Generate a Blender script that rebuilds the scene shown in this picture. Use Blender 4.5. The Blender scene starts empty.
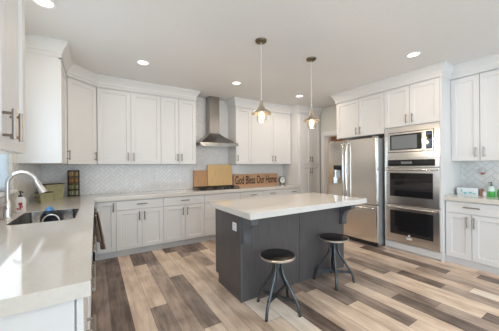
import bpy, bmesh, math, random
from mathutils import Vector, Matrix
from math import pi, sin, cos, radians

S = bpy.context.scene
C = S.collection
random.seed(7)

# ------------------------------------------------------------------ camera
F_PX, YAW, ROLL, CY, CAM_H = 244.0, 0.562, -0.008, 166.5, 1.38
cam_data = bpy.data.cameras.new('camera')
cam_data.sensor_fit = 'HORIZONTAL'
cam_data.sensor_width = 36.0
cam_data.lens = 36.0 * F_PX / 499.0
cam_data.shift_y = (CY - 165.5) / 499.0
cam_data.clip_start = 0.02
cam = bpy.data.objects.new('camera', cam_data)
C.objects.link(cam)
cam.location = (0, 0, CAM_H)
fw = Vector((sin(YAW), cos(YAW), 0)); rt = Vector((cos(YAW), -sin(YAW), 0)); up = Vector((0, 0, 1))
r2 = rt * cos(ROLL) + up * sin(ROLL); u2 = up * cos(ROLL) - rt * sin(ROLL)
cam.rotation_euler = Matrix((r2, u2, -fw)).transposed().to_euler()
S.camera = cam

# ------------------------------------------------------------------ world, lights, exposure
S.view_settings.view_transform = 'Standard'
S.view_settings.look = 'None'
S.view_settings.gamma = 1
S.view_settings.use_curve_mapping = False
S.view_settings.exposure = 0.11

world = bpy.data.worlds.new('world'); S.world = world
world.use_nodes = True
wb = world.node_tree.nodes['Background']
wb.inputs['Color'].default_value = (0.80, 0.91, 1.0, 1)
wb.inputs['Strength'].default_value = 2.2

CEIL = 2.82
def area(name, loc, rot, sx, sy, power, col, spread=pi):
    d = bpy.data.lights.new(name, 'AREA'); d.shape = 'RECTANGLE'; d.size = sx; d.size_y = sy
    d.energy = power; d.color = col; d.spread = spread
    o = bpy.data.objects.new(name, d); C.objects.link(o); o.location = loc; o.rotation_euler = rot
    return o
# daylight area lights: added unseen glazed doors and side window, plus the left window
area('added_patio_light', (2.0, -3.35, 1.25), (radians(108), 0, 0), 4.4, 2.2, 62, (0.76, 0.89, 1.0))  # added rear light, tilted up to brighten the ceiling
area('added_side_light', (-0.62, -1.7, 1.35), (0, radians(-98), 0), 2.0, 2.2, 48, (0.52, 0.77, 1.0))  # added blue light from the left for the fronts on the right wall
area('daylight_window', (-0.62, 2.6, 1.7), (0, radians(-90), 0), 0.9, 1.2, 8, (0.80, 0.91, 1.0))

# ------------------------------------------------------------------ materials
def nodes_of(m): return m.node_tree.nodes, m.node_tree.links
def mat(name, col, rough=0.5, metal=0.0, spec=0.5, coat=0.0, emit=None, estr=0.0, alpha=None, noise=0.0, nscale=12.0, bump=0.0, stretch=(1, 1, 1)):
    m = bpy.data.materials.new(name); m.use_nodes = True
    n, l = nodes_of(m); b = n['Principled BSDF']
    b.inputs['Base Color'].default_value = (*col, 1)
    b.inputs['Roughness'].default_value = rough
    b.inputs['Metallic'].default_value = metal
    b.inputs['Specular IOR Level'].default_value = spec
    b.inputs['Coat Weight'].default_value = coat
    if emit:
        b.inputs['Emission Color'].default_value = (*emit, 1); b.inputs['Emission Strength'].default_value = estr
    if noise or bump:
        tc = n.new('ShaderNodeTexCoord'); mp = n.new('ShaderNodeMapping'); mp.inputs['Scale'].default_value = stretch
        nz = n.new('ShaderNodeTexNoise'); nz.inputs['Scale'].default_value = nscale; nz.inputs['Detail'].default_value = 4
        l.new(tc.outputs['Object'], mp.inputs['Vector']); l.new(mp.outputs['Vector'], nz.inputs['Vector'])
        if noise:
            rp = n.new('ShaderNodeValToRGB')
            rp.color_ramp.elements[0].position = 0.3; rp.color_ramp.elements[1].position = 0.7
            rp.color_ramp.elements[0].color = (*[c * (1 - noise) for c in col], 1)
            rp.color_ramp.elements[1].color = (*[min(1, c * (1 + noise)) for c in col], 1)
            l.new(nz.outputs['Fac'], rp.inputs['Fac']); l.new(rp.outputs['Color'], b.inputs['Base Color'])
        if bump:
            bp = n.new('ShaderNodeBump'); bp.inputs['Strength'].default_value = bump; bp.inputs['Distance'].default_value = 0.01
            l.new(nz.outputs['Fac'], bp.inputs['Height']); l.new(bp.outputs['Normal'], b.inputs['Normal'])
    return m

def clear_glass(name, tint=(1, 1, 1), gloss=0.12, rough=0.02):
    m = bpy.data.materials.new(name); m.use_nodes = True
    n, l = nodes_of(m); n.remove(n['Principled BSDF'])
    t = n.new('ShaderNodeBsdfTransparent'); t.inputs['Color'].default_value = (*tint, 1)
    g = n.new('ShaderNodeBsdfGlossy'); g.inputs['Roughness'].default_value = rough
    lw = n.new('ShaderNodeLayerWeight'); lw.inputs['Blend'].default_value = 0.25
    mth = n.new('ShaderNodeMath'); mth.operation = 'MULTIPLY_ADD'; mth.inputs[1].default_value = 0.6; mth.inputs[2].default_value = gloss * 0.4
    l.new(lw.outputs['Fresnel'], mth.inputs[0])
    mx = n.new('ShaderNodeMixShader'); l.new(mth.outputs[0], mx.inputs['Fac'])
    l.new(t.outputs[0], mx.inputs[1]); l.new(g.outputs[0], mx.inputs[2])
    l.new(mx.outputs[0], n['Material Output'].inputs['Surface'])
    return m

def steel_mat(name, col, rough, vert=True):
    m = bpy.data.materials.new(name); m.use_nodes = True
    n, l = nodes_of(m); b = n['Principled BSDF']
    b.inputs['Metallic'].default_value = 1.0
    tc = n.new('ShaderNodeTexCoord'); mp = n.new('ShaderNodeMapping')
    mp.inputs['Scale'].default_value = (2, 2, 240) if not vert else (240, 240, 2)
    nz = n.new('ShaderNodeTexNoise'); nz.inputs['Scale'].default_value = 1.0; nz.inputs['Detail'].default_value = 3
    rp = n.new('ShaderNodeValToRGB')
    rp.color_ramp.elements[0].color = (*[c * 0.92 for c in col], 1); rp.color_ramp.elements[1].color = (*[min(1, c * 1.06) for c in col], 1)
    l.new(tc.outputs['Object'], mp.inputs['Vector']); l.new(mp.outputs['Vector'], nz.inputs['Vector'])
    l.new(nz.outputs['Fac'], rp.inputs['Fac']); l.new(rp.outputs['Color'], b.inputs['Base Color'])
    b.inputs['Roughness'].default_value = rough
    return m

def tile_mat(name, axis, col, w=0.052):
    """white herringbone wall tile: two-to-one tiles laid at 45 degrees with grout lines (axis: the horizontal world axis of the wall)"""
    m = bpy.data.materials.new(name); m.use_nodes = True
    n, l = nodes_of(m); b = n['Principled BSDF']
    ge = n.new('ShaderNodeNewGeometry'); sp = n.new('ShaderNodeSeparateXYZ'); l.new(ge.outputs['Position'], sp.inputs[0])
    def M(op, a, bb=None, c=None):
        x = n.new('ShaderNodeMath'); x.operation = op
        for i, v in enumerate((a, bb, c)):
            if v is None: continue
            if isinstance(v, (int, float)): x.inputs[i].default_value = v
            else: l.new(v, x.inputs[i])
        return x.outputs[0]
    X = sp.outputs[axis]; Zc = sp.outputs['Z']
    p = M('MULTIPLY', M('ADD', X, Zc), 0.70711 / w); q = M('MULTIPLY', M('SUBTRACT', Zc, X), 0.70711 / w)
    i, j = M('FLOOR', p), M('FLOOR', q); fi, fj = M('FRACT', p), M('FRACT', q)
    k = M('FLOORED_MODULO', M('SUBTRACT', i, j), 4.0)
    def eq(v): return M('COMPARE', k, v, 0.25)
    d = M('MINIMUM', M('MINIMUM', M('ADD', fi, eq(1.0)), M('ADD', M('SUBTRACT', 1.0, fi), eq(0.0))),
          M('MINIMUM', M('ADD', fj, eq(2.0)), M('ADD', M('SUBTRACT', 1.0, fj), eq(3.0))))
    ln = M('LESS_THAN', d, 0.06)
    cid = M('ADD', M('MULTIPLY', M('SUBTRACT', i, eq(1.0)), 7.31), M('MULTIPLY', M('SUBTRACT', j, eq(2.0)), 13.7))
    wn = n.new('ShaderNodeTexWhiteNoise'); wn.noise_dimensions = '1D'; l.new(cid, wn.inputs['W'])
    var = n.new('ShaderNodeMixRGB'); l.new(wn.outputs['Value'], var.inputs['Fac'])
    var.inputs['Color1'].default_value = (*[c * 0.95 for c in col], 1); var.inputs['Color2'].default_value = (*[min(1, c * 1.04) for c in col], 1)
    mx = n.new('ShaderNodeMixRGB'); l.new(ln, mx.inputs['Fac']); l.new(var.outputs[0], mx.inputs['Color1'])
    mx.inputs['Color2'].default_value = (*[c * 0.80 for c in col], 1)
    l.new(mx.outputs[0], b.inputs['Base Color'])
    b.inputs['Roughness'].default_value = 0.12
    bp = n.new('ShaderNodeBump'); bp.inputs['Strength'].default_value = 0.35; bp.inputs['Distance'].default_value = 0.003; bp.invert = True
    hgt = M('ADD', ln, M('MULTIPLY', wn.outputs['Value'], 0.35))
    l.new(hgt, bp.inputs['Height']); l.new(bp.outputs['Normal'], b.inputs['Normal'])
    return m

def plank_mat(name, dark, light):
    m = bpy.data.materials.new(name); m.use_nodes = True
    n, l = nodes_of(m); b = n['Principled BSDF']
    ge = n.new('ShaderNodeNewGeometry')
    mp = n.new('ShaderNodeMapping'); mp.inputs['Scale'].default_value = (26, 2.2, 1)
    l.new(ge.outputs['Position'], mp.inputs['Vector'])
    nz = n.new('ShaderNodeTexNoise'); nz.inputs['Scale'].default_value = 1.0; nz.inputs['Detail'].default_value = 5; nz.inputs['Roughness'].default_value = 0.6
    l.new(mp.outputs['Vector'], nz.inputs['Vector'])
    mp2 = n.new('ShaderNodeMapping'); mp2.inputs['Scale'].default_value = (6, 3, 1)
    l.new(ge.outputs['Position'], mp2.inputs['Vector'])
    n2 = n.new('ShaderNodeTexNoise'); n2.inputs['Scale'].default_value = 1.0; n2.inputs['Detail'].default_value = 2
    l.new(mp2.outputs['Vector'], n2.inputs['Vector'])
    ad = n.new('ShaderNodeMath'); ad.operation = 'ADD'; l.new(nz.outputs['Fac'], ad.inputs[0]); l.new(n2.outputs['Fac'], ad.inputs[1])
    rp = n.new('ShaderNodeValToRGB')
    rp.color_ramp.elements[0].position = 0.40 ; rp.color_ramp.elements[1].position = 0.60
    hv = n.new('ShaderNodeMath'); hv.operation = 'MULTIPLY'; hv.inputs[1].default_value = 0.5; l.new(ad.outputs[0], hv.inputs[0])
    rp.color_ramp.elements[0].color = (*dark, 1); rp.color_ramp.elements[1].color = (*light, 1)
    l.new(hv.outputs[0], rp.inputs['Fac']); l.new(rp.outputs['Color'], b.inputs['Base Color'])
    b.inputs['Roughness'].default_value = 0.36
    b.inputs['Specular IOR Level'].default_value = 0.4
    bp = n.new('ShaderNodeBump'); bp.inputs['Strength'].default_value = 0.12; bp.inputs['Distance'].default_value = 0.004
    l.new(nz.outputs['Fac'], bp.inputs['Height']); l.new(bp.outputs['Normal'], b.inputs['Normal'])
    return m

def srgb(r, g, b):
    f = lambda c: ((c / 255 + 0.055) / 1.055) ** 2.4 if c > 10 else c / 255 / 12.92
    return (f(r), f(g), f(b))

M_WHITE = mat('white_paint', (0.76, 0.745, 0.73), 0.42)
M_CARCASS = mat('white_carcass', (0.60, 0.58, 0.56), 0.6)
M_CROWN = mat('white_moulding', (0.76, 0.745, 0.725), 0.45)
M_TOE = mat('toe_kick_paint', (0.62, 0.61, 0.61), 0.5)
M_WALL = mat('wall_paint', (0.76, 0.75, 0.70), 0.8, noise=0.02, nscale=3)
M_CEIL = mat('ceiling_paint', (0.78, 0.765, 0.75), 0.85, noise=0.015, nscale=40, bump=0.05)
M_TRIM = mat('trim_paint', (0.83, 0.83, 0.83), 0.4)
M_QUARTZ = mat('quartz', (0.70, 0.65, 0.59), 0.10, coat=0.3, noise=0.035, nscale=55)
M_NICKEL = mat('brushed_nickel', (0.33, 0.29, 0.26), 0.36, metal=1.0)
M_STEEL = steel_mat('brushed_steel', (0.76, 0.745, 0.73), 0.22, vert=False)
M_STEELV = steel_mat('brushed_steel_upright', (0.80, 0.745, 0.68), 0.21, vert=True)
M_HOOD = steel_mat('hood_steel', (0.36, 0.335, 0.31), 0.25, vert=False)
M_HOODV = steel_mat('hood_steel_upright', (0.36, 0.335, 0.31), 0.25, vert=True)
M_CHROME = mat('polished_steel', (0.72, 0.71, 0.70), 0.16, metal=1.0)
M_SATIN = mat('satin_faucet_steel', (0.66, 0.64, 0.62), 0.28, metal=1.0)
M_FRIDGESIDE = mat('grey_fridge_side', (0.30, 0.30, 0.30), 0.45, noise=0.08, nscale=90)
M_BLACK = mat('black_plastic', (0.02, 0.02, 0.022), 0.35)
M_BLACKGLASS = mat('black_glass', (0.012, 0.012, 0.014), 0.05, coat=0.4)
M_GREYGLASS = mat('grey_mesh_glass', (0.20, 0.215, 0.225), 0.12, coat=0.5)
M_DISPLAY = mat('display_blue', (0.02, 0.05, 0.12), 0.2, emit=(0.15, 0.45, 0.8), estr=0.05)
M_ISLAND = mat('charcoal_stain', (0.088, 0.081, 0.081), 0.36, noise=0.14, nscale=3.0, stretch=(14, 14, 1.2), bump=0.05)
M_ISLANDL = mat('charcoal_corbel', (0.10, 0.102, 0.108), 0.45, noise=0.15, nscale=6)
M_ISLANDTOE = mat('charcoal_toe_kick', (0.03, 0.03, 0.032), 0.6)  # near-black colour of the island toe kick
M_STOOLMETAL = mat('gunmetal', (0.10, 0.115, 0.125), 0.36, metal=0.9, noise=0.25, nscale=18)
M_STOOLSEAT = mat('black_wood_seat', (0.005, 0.0045, 0.0045), 0.36, noise=0.3, nscale=8)
M_RIM = mat('bright_worn_rim', (0.78, 0.77, 0.75), 0.28, metal=1.0, noise=0.1, nscale=25)
M_BRONZE = mat('antique_bronze', (0.20, 0.165, 0.115), 0.38, metal=1.0, noise=0.15, nscale=20)
M_BRASS = mat('aged_brass', (0.66, 0.58, 0.47), 0.30, metal=1.0, noise=0.08, nscale=20)
M_CORD = mat('pale_cord', (0.80, 0.78, 0.75), 0.5)
M_BULB = mat('warm_bulb', (1, 0.85, 0.6), 0.4, emit=(1.0, 0.89, 0.72), estr=2.4)
M_LED = mat('led_diffuser', (1, 1, 1), 0.5, emit=(1.0, 0.94, 0.86), estr=2.6)
M_JAR = clear_glass('jar_glass', (1, 0.98, 0.95), 0.3)
M_PANE = clear_glass('window_glass', (0.97, 0.99, 1), 0.1)
M_BLIND = mat('white_blind', (0.86, 0.90, 0.93), 0.6)
_n, _l = nodes_of(M_BLIND); _t = _n.new('ShaderNodeBsdfTranslucent'); _t.inputs['Color'].default_value = (0.86, 0.92, 0.96, 1)
_m = _n.new('ShaderNodeMixShader'); _m.inputs['Fac'].default_value = 0.5
_l.new(_n['Principled BSDF'].outputs[0], _m.inputs[1]); _l.new(_t.outputs[0], _m.inputs[2]); _l.new(_m.outputs[0], _n['Material Output'].inputs['Surface'])
M_TILEX = tile_mat('herringbone_tile_back', 'X', (0.76, 0.74, 0.72))
M_TILEY = tile_mat('herringbone_tile_side', 'Y', (0.72, 0.705, 0.68), w=0.072)
M_BAMBOO = mat('bamboo', srgb(222, 184, 128), 0.5, noise=0.12, nscale=3.0, stretch=(30, 30, 1.5))
M_BAMBOO2 = mat('bamboo_brown', srgb(200, 152, 108), 0.5, noise=0.15, nscale=3.0, stretch=(30, 30, 1.5))
M_SIGN = mat('sign_wood', srgb(188, 148, 116), 0.6, noise=0.2, nscale=4.0, stretch=(2, 30, 30))
M_LETTER = mat('dark_lettering', srgb(48, 30, 24), 0.6)
M_IRON = mat('cast_iron', (0.018, 0.018, 0.018), 0.55)
M_COOK = mat('cooktop_steel_black', (0.03, 0.03, 0.03), 0.2)
M_TOWEL = mat('taupe_towel', srgb(120, 104, 94), 0.95, noise=0.2, nscale=60, bump=0.4)
M_SAGE = mat('sage_tin', srgb(160, 156, 118), 0.55, noise=0.15, nscale=14)
M_SAGED = mat('dark_tin_rim', srgb(52, 44, 32), 0.5)
M_SOAPW = mat('white_label', (0.78, 0.76, 0.73), 0.35)
M_RED = mat('red_print', srgb(176, 48, 48), 0.4)
M_DGREEN = mat('dark_pump', (0.012, 0.02, 0.022), 0.3)
M_BLUE = mat('blue_sponge', srgb(88, 140, 190), 0.7, noise=0.15, nscale=40)
M_NAVY = mat('navy_black_plastic', srgb(22, 26, 38), 0.35)
M_PALEPRINT = mat('pale_card', (0.72, 0.76, 0.78), 0.5)
M_TEAL = mat('teal_print', srgb(120, 186, 190), 0.5)
M_BROWN = mat('brown_card', srgb(160, 112, 92), 0.55)
M_GREEN = mat('green_liquid', srgb(70, 170, 80), 0.18)
M_GREEND = mat('green_pump', srgb(30, 92, 62), 0.3)
M_CLEARB = mat('clear_bottle', (0.58, 0.72, 0.66), 0.12)
M_PINK = mat('rose_liquid', srgb(190, 110, 96), 0.25)
M_SPICE = [mat('spice_' + str(i), srgb(*c), 0.5) for i, c in enumerate(((196, 170, 120), (190, 142, 84), (158, 160, 118), (176, 176, 140), (120, 92, 62)))]
M_PLATE = mat('white_plastic', (0.80, 0.81, 0.83), 0.4)
M_HALLWOOD = mat('brown_crate_wood', srgb(150, 108, 80), 0.6, noise=0.2, nscale=6)
M_FACE = mat('clock_face', (0.82, 0.81, 0.78), 0.5)
M_BLUEDISP = mat('dispenser_light', (0.5, 0.55, 0.6), 0.2)
PLANKS = [plank_mat('plank_' + nm, srgb(*a), srgb(*b)) for nm, a, b in (
    ('umber', (88, 74, 66), (140, 122, 110)),
    ('grey_brown', (116, 101, 92), (168, 149, 136)),
    ('taupe', (146, 127, 114), (194, 174, 158)),
    ('tan', (178, 154, 134), (220, 197, 176)),
    ('oak', (203, 178, 156), (236, 215, 194)),
    ('pale', (218, 201, 184), (243, 230, 216)))]

# ------------------------------------------------------------------ mesh helpers
class MB:
    """collects shapes, built as ONE mesh object"""
    def __init__(self): self.bm = bmesh.new()
    def box(self, x0, x1, y0, y1, z0, z1, bev=0.0, mi=0):
        v = [self.bm.verts.new(p) for p in ((x0, y0, z0), (x1, y0, z0), (x1, y1, z0), (x0, y1, z0), (x0, y0, z1), (x1, y0, z1), (x1, y1, z1), (x0, y1, z1))]
        fs = [self.bm.faces.new([v[i] for i in q]) for q in ((3, 2, 1, 0), (4, 5, 6, 7), (0, 1, 5, 4), (1, 2, 6, 5), (2, 3, 7, 6), (3, 0, 4, 7))]
        for f in fs: f.material_index = mi
        if bev:
            es = list({e for f in fs for e in f.edges})
            r = bmesh.ops.bevel(self.bm, geom=es, offset=bev, segments=2, affect='EDGES', profile=0.6)
        return self
    def quad(self, pts, mi=0):
        f = self.bm.faces.new([self.bm.verts.new(p) for p in pts]); f.material_index = mi
        return self
    def loft(self, rings, cap0=True, cap1=True, closed=True, smooth=False):
        vs = [[self.bm.verts.new(p) for p in r] for r in rings]
        n = len(vs[0])
        for a, b in zip(vs, vs[1:]):
            for i in range(n if closed else n - 1):
                j = (i + 1) % n
                f = self.bm.faces.new((a[i], a[j], b[j], b[i])); f.smooth = smooth
        if cap0: self.bm.faces.new(list(reversed(vs[0])))
        if cap1: self.bm.faces.new(vs[-1])
        return self
    def tube(self, pts, r, seg=10, caps=True, rad=None):
        pts = [Vector(p) for p in pts]; rings = []; prev = None
        for i, p in enumerate(pts):
            if i == 0: t = pts[1] - p
            elif i == len(pts) - 1: t = p - pts[i - 1]
            else: t = (pts[i + 1] - p).normalized() + (p - pts[i - 1]).normalized()
            t.normalize()
            if prev is None:
                a = Vector((0, 0, 1)) if abs(t.z) < 0.9 else Vector((1, 0, 0))
                nx = t.cross(a).normalized()
            else:
                nx = (prev - t * prev.dot(t)).normalized()
            prev = nx; ny = t.cross(nx)
            rr = rad[i] if rad else r
            rings.append([p + nx * rr * cos(2 * pi * k / seg) + ny * rr * sin(2 * pi * k / seg) for k in range(seg)])
        self.loft(rings, caps, caps, smooth=True); return self
    def lathe(self, prof, c=(0, 0), seg=24, cap0=True, cap1=True):
        rings = [[(c[0] + r * cos(2 * pi * k / seg), c[1] + r * sin(2 * pi * k / seg), z) for k in range(seg)] for r, z in prof]
        self.loft(rings, cap0, cap1, smooth=True); return self
    def prism(self, poly, axis, a, b):
        """extrude a 2-D outline between a and b along axis 0/1/2"""
        def P(q, t):
            l = list(q); l.insert(axis, t); return l
        self.loft([[P(q, a) for q in poly], [P(q, b) for q in poly]]); return self
    def build(self, name, m, parent=None, kind=None, autosmooth=False):
        me = bpy.data.meshes.new(name)
        bmesh.ops.recalc_face_normals(self.bm, faces=self.bm.faces)
        self.bm.to_mesh(me); self.bm.free()
        for x in (m if isinstance(m, (list, tuple)) else [m]): me.materials.append(x)
        o = bpy.data.objects.new(name, me); C.objects.link(o)
        if parent is not None: o.parent = parent
        if kind: o['kind'] = kind
        if autosmooth or any(p.use_smooth for p in me.polygons):
            try:
                me.set_sharp_from_angle(angle=radians(38))
            except Exception: pass
        return o
    def build_flat_origin(self, name, m, parent, origin):
        """child of a child: vertices stay in the frame of the thing"""
        return self.build(name, m, parent)

def thing(name, label, cat, loc=(0, 0, 0), rot=0.0, group=None):
    o = bpy.data.objects.new(name, None); C.objects.link(o); o.empty_display_size = 0.1
    o.location = loc; o.rotation_euler = (0, 0, rot); o['label'] = label; o['category'] = cat
    if group: o['group'] = group
    return o
def tag(o, label, cat, group=None):
    o['label'] = label; o['category'] = cat
    if group: o['group'] = group
    return o
def part_label(o, t): o['label'] = t; return o
def B(x0, x1, y0, y1, z0, z1, bev=0.0): return MB().box(x0, x1, y0, y1, z0, z1, bev)

def bez2(p0, p1, p2, n=8): return [((1 - t) ** 2 * p0[0] + 2 * t * (1 - t) * p1[0] + t * t * p2[0], (1 - t) ** 2 * p0[1] + 2 * t * (1 - t) * p1[1] + t * t * p2[1]) for t in [i / n for i in range(n + 1)]]
def bez(p0, p1, p2, n=8):
    return [tuple((1 - t) ** 2 * a + 2 * t * (1 - t) * b + t * t * c for a, b, c in zip(p0, p1, p2)) for t in [i / n for i in range(n + 1)]]

# ------------------------------------------------------------------ room shell
WL, WB, WR, YB = -0.71, 4.83, 4.82, -3.5      # left wall, back wall, right wall, rear wall
HX0, HX1, HY0, HY1 = 4.94, 6.6, 2.6, 5.2     # hall beyond the doorway
# floor planks: strips run along Y; each strip is a list of (y_end, tone) read from far to near
PW, PX0 = 0.1652, 0.108
FLOOR_TABLE = {
    -1: [(2.0, 1), (0.8, 2)], 0: [(1.9, 0)], 1: [(1.6, 4)], 2: [(3.74, 0), (2.54, 4), (1.3, 1)], 3: [(3.62, 1), (2.2, 2), (1.0, 2)],
    4: [(3.12, 4), (1.97, 1), (0.8, 4)], 5: [(4.02, 0), (1.4, 4)], 6: [(3.72, 1), (2.5, 3), (1.3, 3)], 7: [(3.85, 0), (3.2, 2), (2.2, 4), (1.75, 5), (0.6, 4)],
    8: [(3.85, 1), (3.0, 4), (2.1, 1), (1.0, 5)], 9: [(3.6, 3), (2.4, 2), (1.05, 0), (0.2, 4)], 10: [(3.2, 2), (1.98, 1), (0.9, 3)], 11: [(2.9, 4), (1.93, 1), (0.75, 4)],
    12: [(2.75, 3), (1.53, 1), (0.4, 4)], 13: [(2.25, 2), (1.05, 1), (0.0, 4)], 14: [(3.0, 2), (1.82, 2), (0.6, 4)], 15: [(2.6, 3), (1.37, 2), (0.15, 0)],
    16: [(2.3, 3), (1.05, 1), (0.0, 2)], 17: [(3.0, 2), (1.93, 3), (0.75, 4), (-0.3, 0)], 18: [(2.3, 3), (1.72, 1), (0.5, 4)], 19: [(2.75, 3), (1.65, 2), (1.18, 0), (0.1, 2)],
    20: [(2.2, 3), (0.98, 3), (0.0, 5)], 21: [(2.8, 2), (1.58, 4), (0.3, 2)], 22: [(2.5, 4), (1.3, 0), (0.2, 3)], 23: [(2.2, 1), (1.05, 3), (0.0, 0)],
    24: [(2.3, 3), (1.1, 4), (0.0, 3)], 25: [(2.5, 2), (0.9, 3)],
}
def floor():
    mb = MB(); rnd = random.Random(21)
    k0 = int(math.floor((WL - 0.1 - PX0) / PW)); k1 = int(math.ceil((HX1 - PX0) / PW))
    weights = [0.17, 0.19, 0.20, 0.20, 0.15, 0.09]
    for k in range(k0, k1 + 1):
        xa, xb = PX0 + k * PW, PX0 + (k + 1) * PW
        y = HY1; segs = []
        tbl = FLOOR_TABLE.get(k)
        if tbl:
            for ye, t in tbl:
                segs.append((ye, y, t)); y = ye
        prev = segs[-1][2] if segs else -1
        first = not tbl
        while y > YB:
            ln = 1.22 * (rnd.random() if first else 1.0) + 0.02; first = False
            t = rnd.choices(range(6), weights)[0]
            while t == prev: t = rnd.choices(range(6), weights)[0]
            prev = t
            segs.append((y - ln, y, t)); y -= ln
        for ya, yb, t in segs:
            ya = max(ya, YB)
            g = 0.0011
            mb.quad([(xa + g, ya + g, 0), (xb - g, ya + g, 0), (xb - g, yb - g, 0), (xa + g, yb - g, 0)], mi=t)
    mb.box(WL - 0.12, HX1, YB, HY1, -0.1, -0.0012, mi=6)
    o = mb.build('floor', PLANKS + [mat('plank_seam', (0.05, 0.04, 0.035), 0.8)]); o['kind'] = 'structure'
    return o
floor()
B(WL - 0.12, HX1 + 0.1, YB - 0.1, HY1 + 0.1, CEIL, CEIL + 0.1).build('ceiling', M_CEIL, kind='structure')
B(WL - 0.12, 4.94, WB, WB + 0.1, 0, CEIL).build('wall_back', M_WALL, kind='structure')
WY0, WY1, WZ0, WZ1 = 1.98, 3.33, 1.17, 2.35
VY0, VY1, VZ0, VZ1 = -2.85, -0.55, 0.3, 2.4
(MB().box(WL - 0.12, WL, YB, VY0, 0, CEIL).box(WL - 0.12, WL, VY1, WY0, 0, CEIL).box(WL - 0.12, WL, VY0, VY1, 0, VZ0).box(WL - 0.12, WL, VY0, VY1, VZ1, CEIL).box(WL - 0.12, WL, WY1, WB, 0, CEIL).box(WL - 0.12, WL, WY0, WY1, 0, WZ0)
 .box(WL - 0.12, WL, WY0, WY1, WZ1, CEIL)).build('wall_left', M_WALL, kind='structure')
DY0, DY1, DZ = 3.44, 4.14, 2.12
(MB().box(WR, WR + 0.12, YB, DY0, 0, CEIL).box(WR, WR + 0.12, DY1, WB, 0, CEIL).box(WR, WR + 0.12, DY0, DY1, DZ, CEIL)).build('wall_right', M_WALL, kind='structure')
(MB().box(WL - 0.12, -0.4, YB - 0.12, YB, 0, CEIL).box(4.4, 4.94, YB - 0.12, YB, 0, CEIL).box(-0.4, 4.4, YB - 0.12, YB, 2.4, CEIL)).build('wall_rear', M_WALL, kind='structure')
# hall beyond the doorway
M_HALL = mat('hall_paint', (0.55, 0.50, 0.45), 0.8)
B(HX1, HX1 + 0.1, HY0, HY1, 0, CEIL).build('wall_hall', M_HALL, kind='structure')
B(HX0, HX1, HY1, HY1 + 0.1, 0, CEIL).build('wall_hall_far', M_HALL, kind='structure')
B(HX0, HX1, HY0 - 0.1, HY0, 0, CEIL).build('wall_hall_near', M_HALL, kind='structure')
# doorway casing
(MB().box(WR - 0.02, WR - 0.001, DY1, DY1 + 0.09, 0, DZ, ).box(WR - 0.02, WR - 0.001, DY0 - 0.09, DY0, 0, DZ)
 .box(WR - 0.024, WR - 0.001, DY0 - 0.10, DY1 + 0.10, DZ, DZ + 0.10)
 .box(WR, WR + 0.12, DY1 - 0.02, DY1, 0, DZ).box(WR, WR + 0.12, DY0, DY0 + 0.02, 0, DZ).box(WR, WR + 0.12, DY0, DY1, DZ - 0.02, DZ)).build('trim_1', M_TRIM, kind='structure')
# left window
wn = (MB().box(WL - 0.10, WL - 0.05, WY0, WY0 + 0.04, WZ0, WZ1).box(WL - 0.10, WL - 0.05, WY1 - 0.04, WY1, WZ0, WZ1)
      .box(WL - 0.10, WL - 0.05, WY0, WY1, WZ0, WZ0 + 0.04).box(WL - 0.10, WL - 0.05, WY0, WY1, WZ1 - 0.04, WZ1)
      .box(WL - 0.10, WL - 0.05, (WY0 + WY1) / 2 - 0.02, (WY0 + WY1) / 2 + 0.02, WZ0, WZ1)).build('window_1', M_TRIM, kind='structure')
B(WL - 0.08, WL - 0.074, WY0 + 0.04, WY1 - 0.04, WZ0 + 0.04, WZ1 - 0.04).build('pane', M_PANE, wn)
B(WL - 0.05, WL + 0.035, WY0 - 0.03, WY1 + 0.03, WZ0 - 0.03, WZ0, 0.004).build('sill', M_TRIM, wn)
# unseen glazed doors added behind the viewer as a light source
w2 = (MB().box(-0.4, -0.34, YB - 0.09, YB - 0.03, 0, 2.4).box(4.34, 4.4, YB - 0.09, YB - 0.03, 0, 2.4).box(1.97, 2.03, YB - 0.09, YB - 0.03, 0, 2.4)
      .box(-0.4, 4.4, YB - 0.09, YB - 0.03, 0, 0.06).box(-0.4, 4.4, YB - 0.09, YB - 0.03, 2.34, 2.4)).build('added_glazed_doors', M_TRIM, kind='structure')
B(-0.34, 4.34, YB - 0.064, YB - 0.058, 0.06, 2.34).build('pane', M_PANE, w2)

w3 = (MB().box(WL - 0.10, WL - 0.05, VY0, VY0 + 0.05, VZ0, VZ1).box(WL - 0.10, WL - 0.05, VY1 - 0.05, VY1, VZ0, VZ1).box(WL - 0.10, WL - 0.05, VY0, VY1, VZ0, VZ0 + 0.05)
      .box(WL - 0.10, WL - 0.05, VY0, VY1, VZ1 - 0.05, VZ1).box(WL - 0.10, WL - 0.05, (VY0 + VY1) / 2 - 0.025, (VY0 + VY1) / 2 + 0.025, VZ0, VZ1)).build('added_side_window', M_TRIM, kind='structure')  # unseen side window, added to let in blue daylight from the left
B(WL - 0.08, WL - 0.074, VY0 + 0.05, VY1 - 0.05, VZ0 + 0.05, VZ1 - 0.05).build('pane', M_PANE, w3)

# window blind
t = thing('window_blind', 'white slatted blind hanging in the window behind the faucet', 'blind', (WL - 0.03, (WY0 + WY1) / 2, WZ0))
hb = (WY1 - WY0) / 2 - 0.012
B(-0.012, 0.024, -hb, hb, WZ1 - WZ0 - 0.05, WZ1 - WZ0 - 0.002).build('headrail', M_BLIND, t)
mb = MB(); zz = 0.03
while zz < WZ1 - WZ0 - 0.06:
    mb.loft([[(-0.004, y, zz - 0.017), (-0.0028, y, zz - 0.0175), (0.012, y, zz + 0.017), (0.0108, y, zz + 0.0175)] for y in (-hb, hb)])
    zz += 0.034
mb.build('slats', M_BLIND, t)
B(-0.010, 0.022, -hb, hb, 0.002, 0.018).build('bottom_rail', M_BLIND, t)

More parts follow.
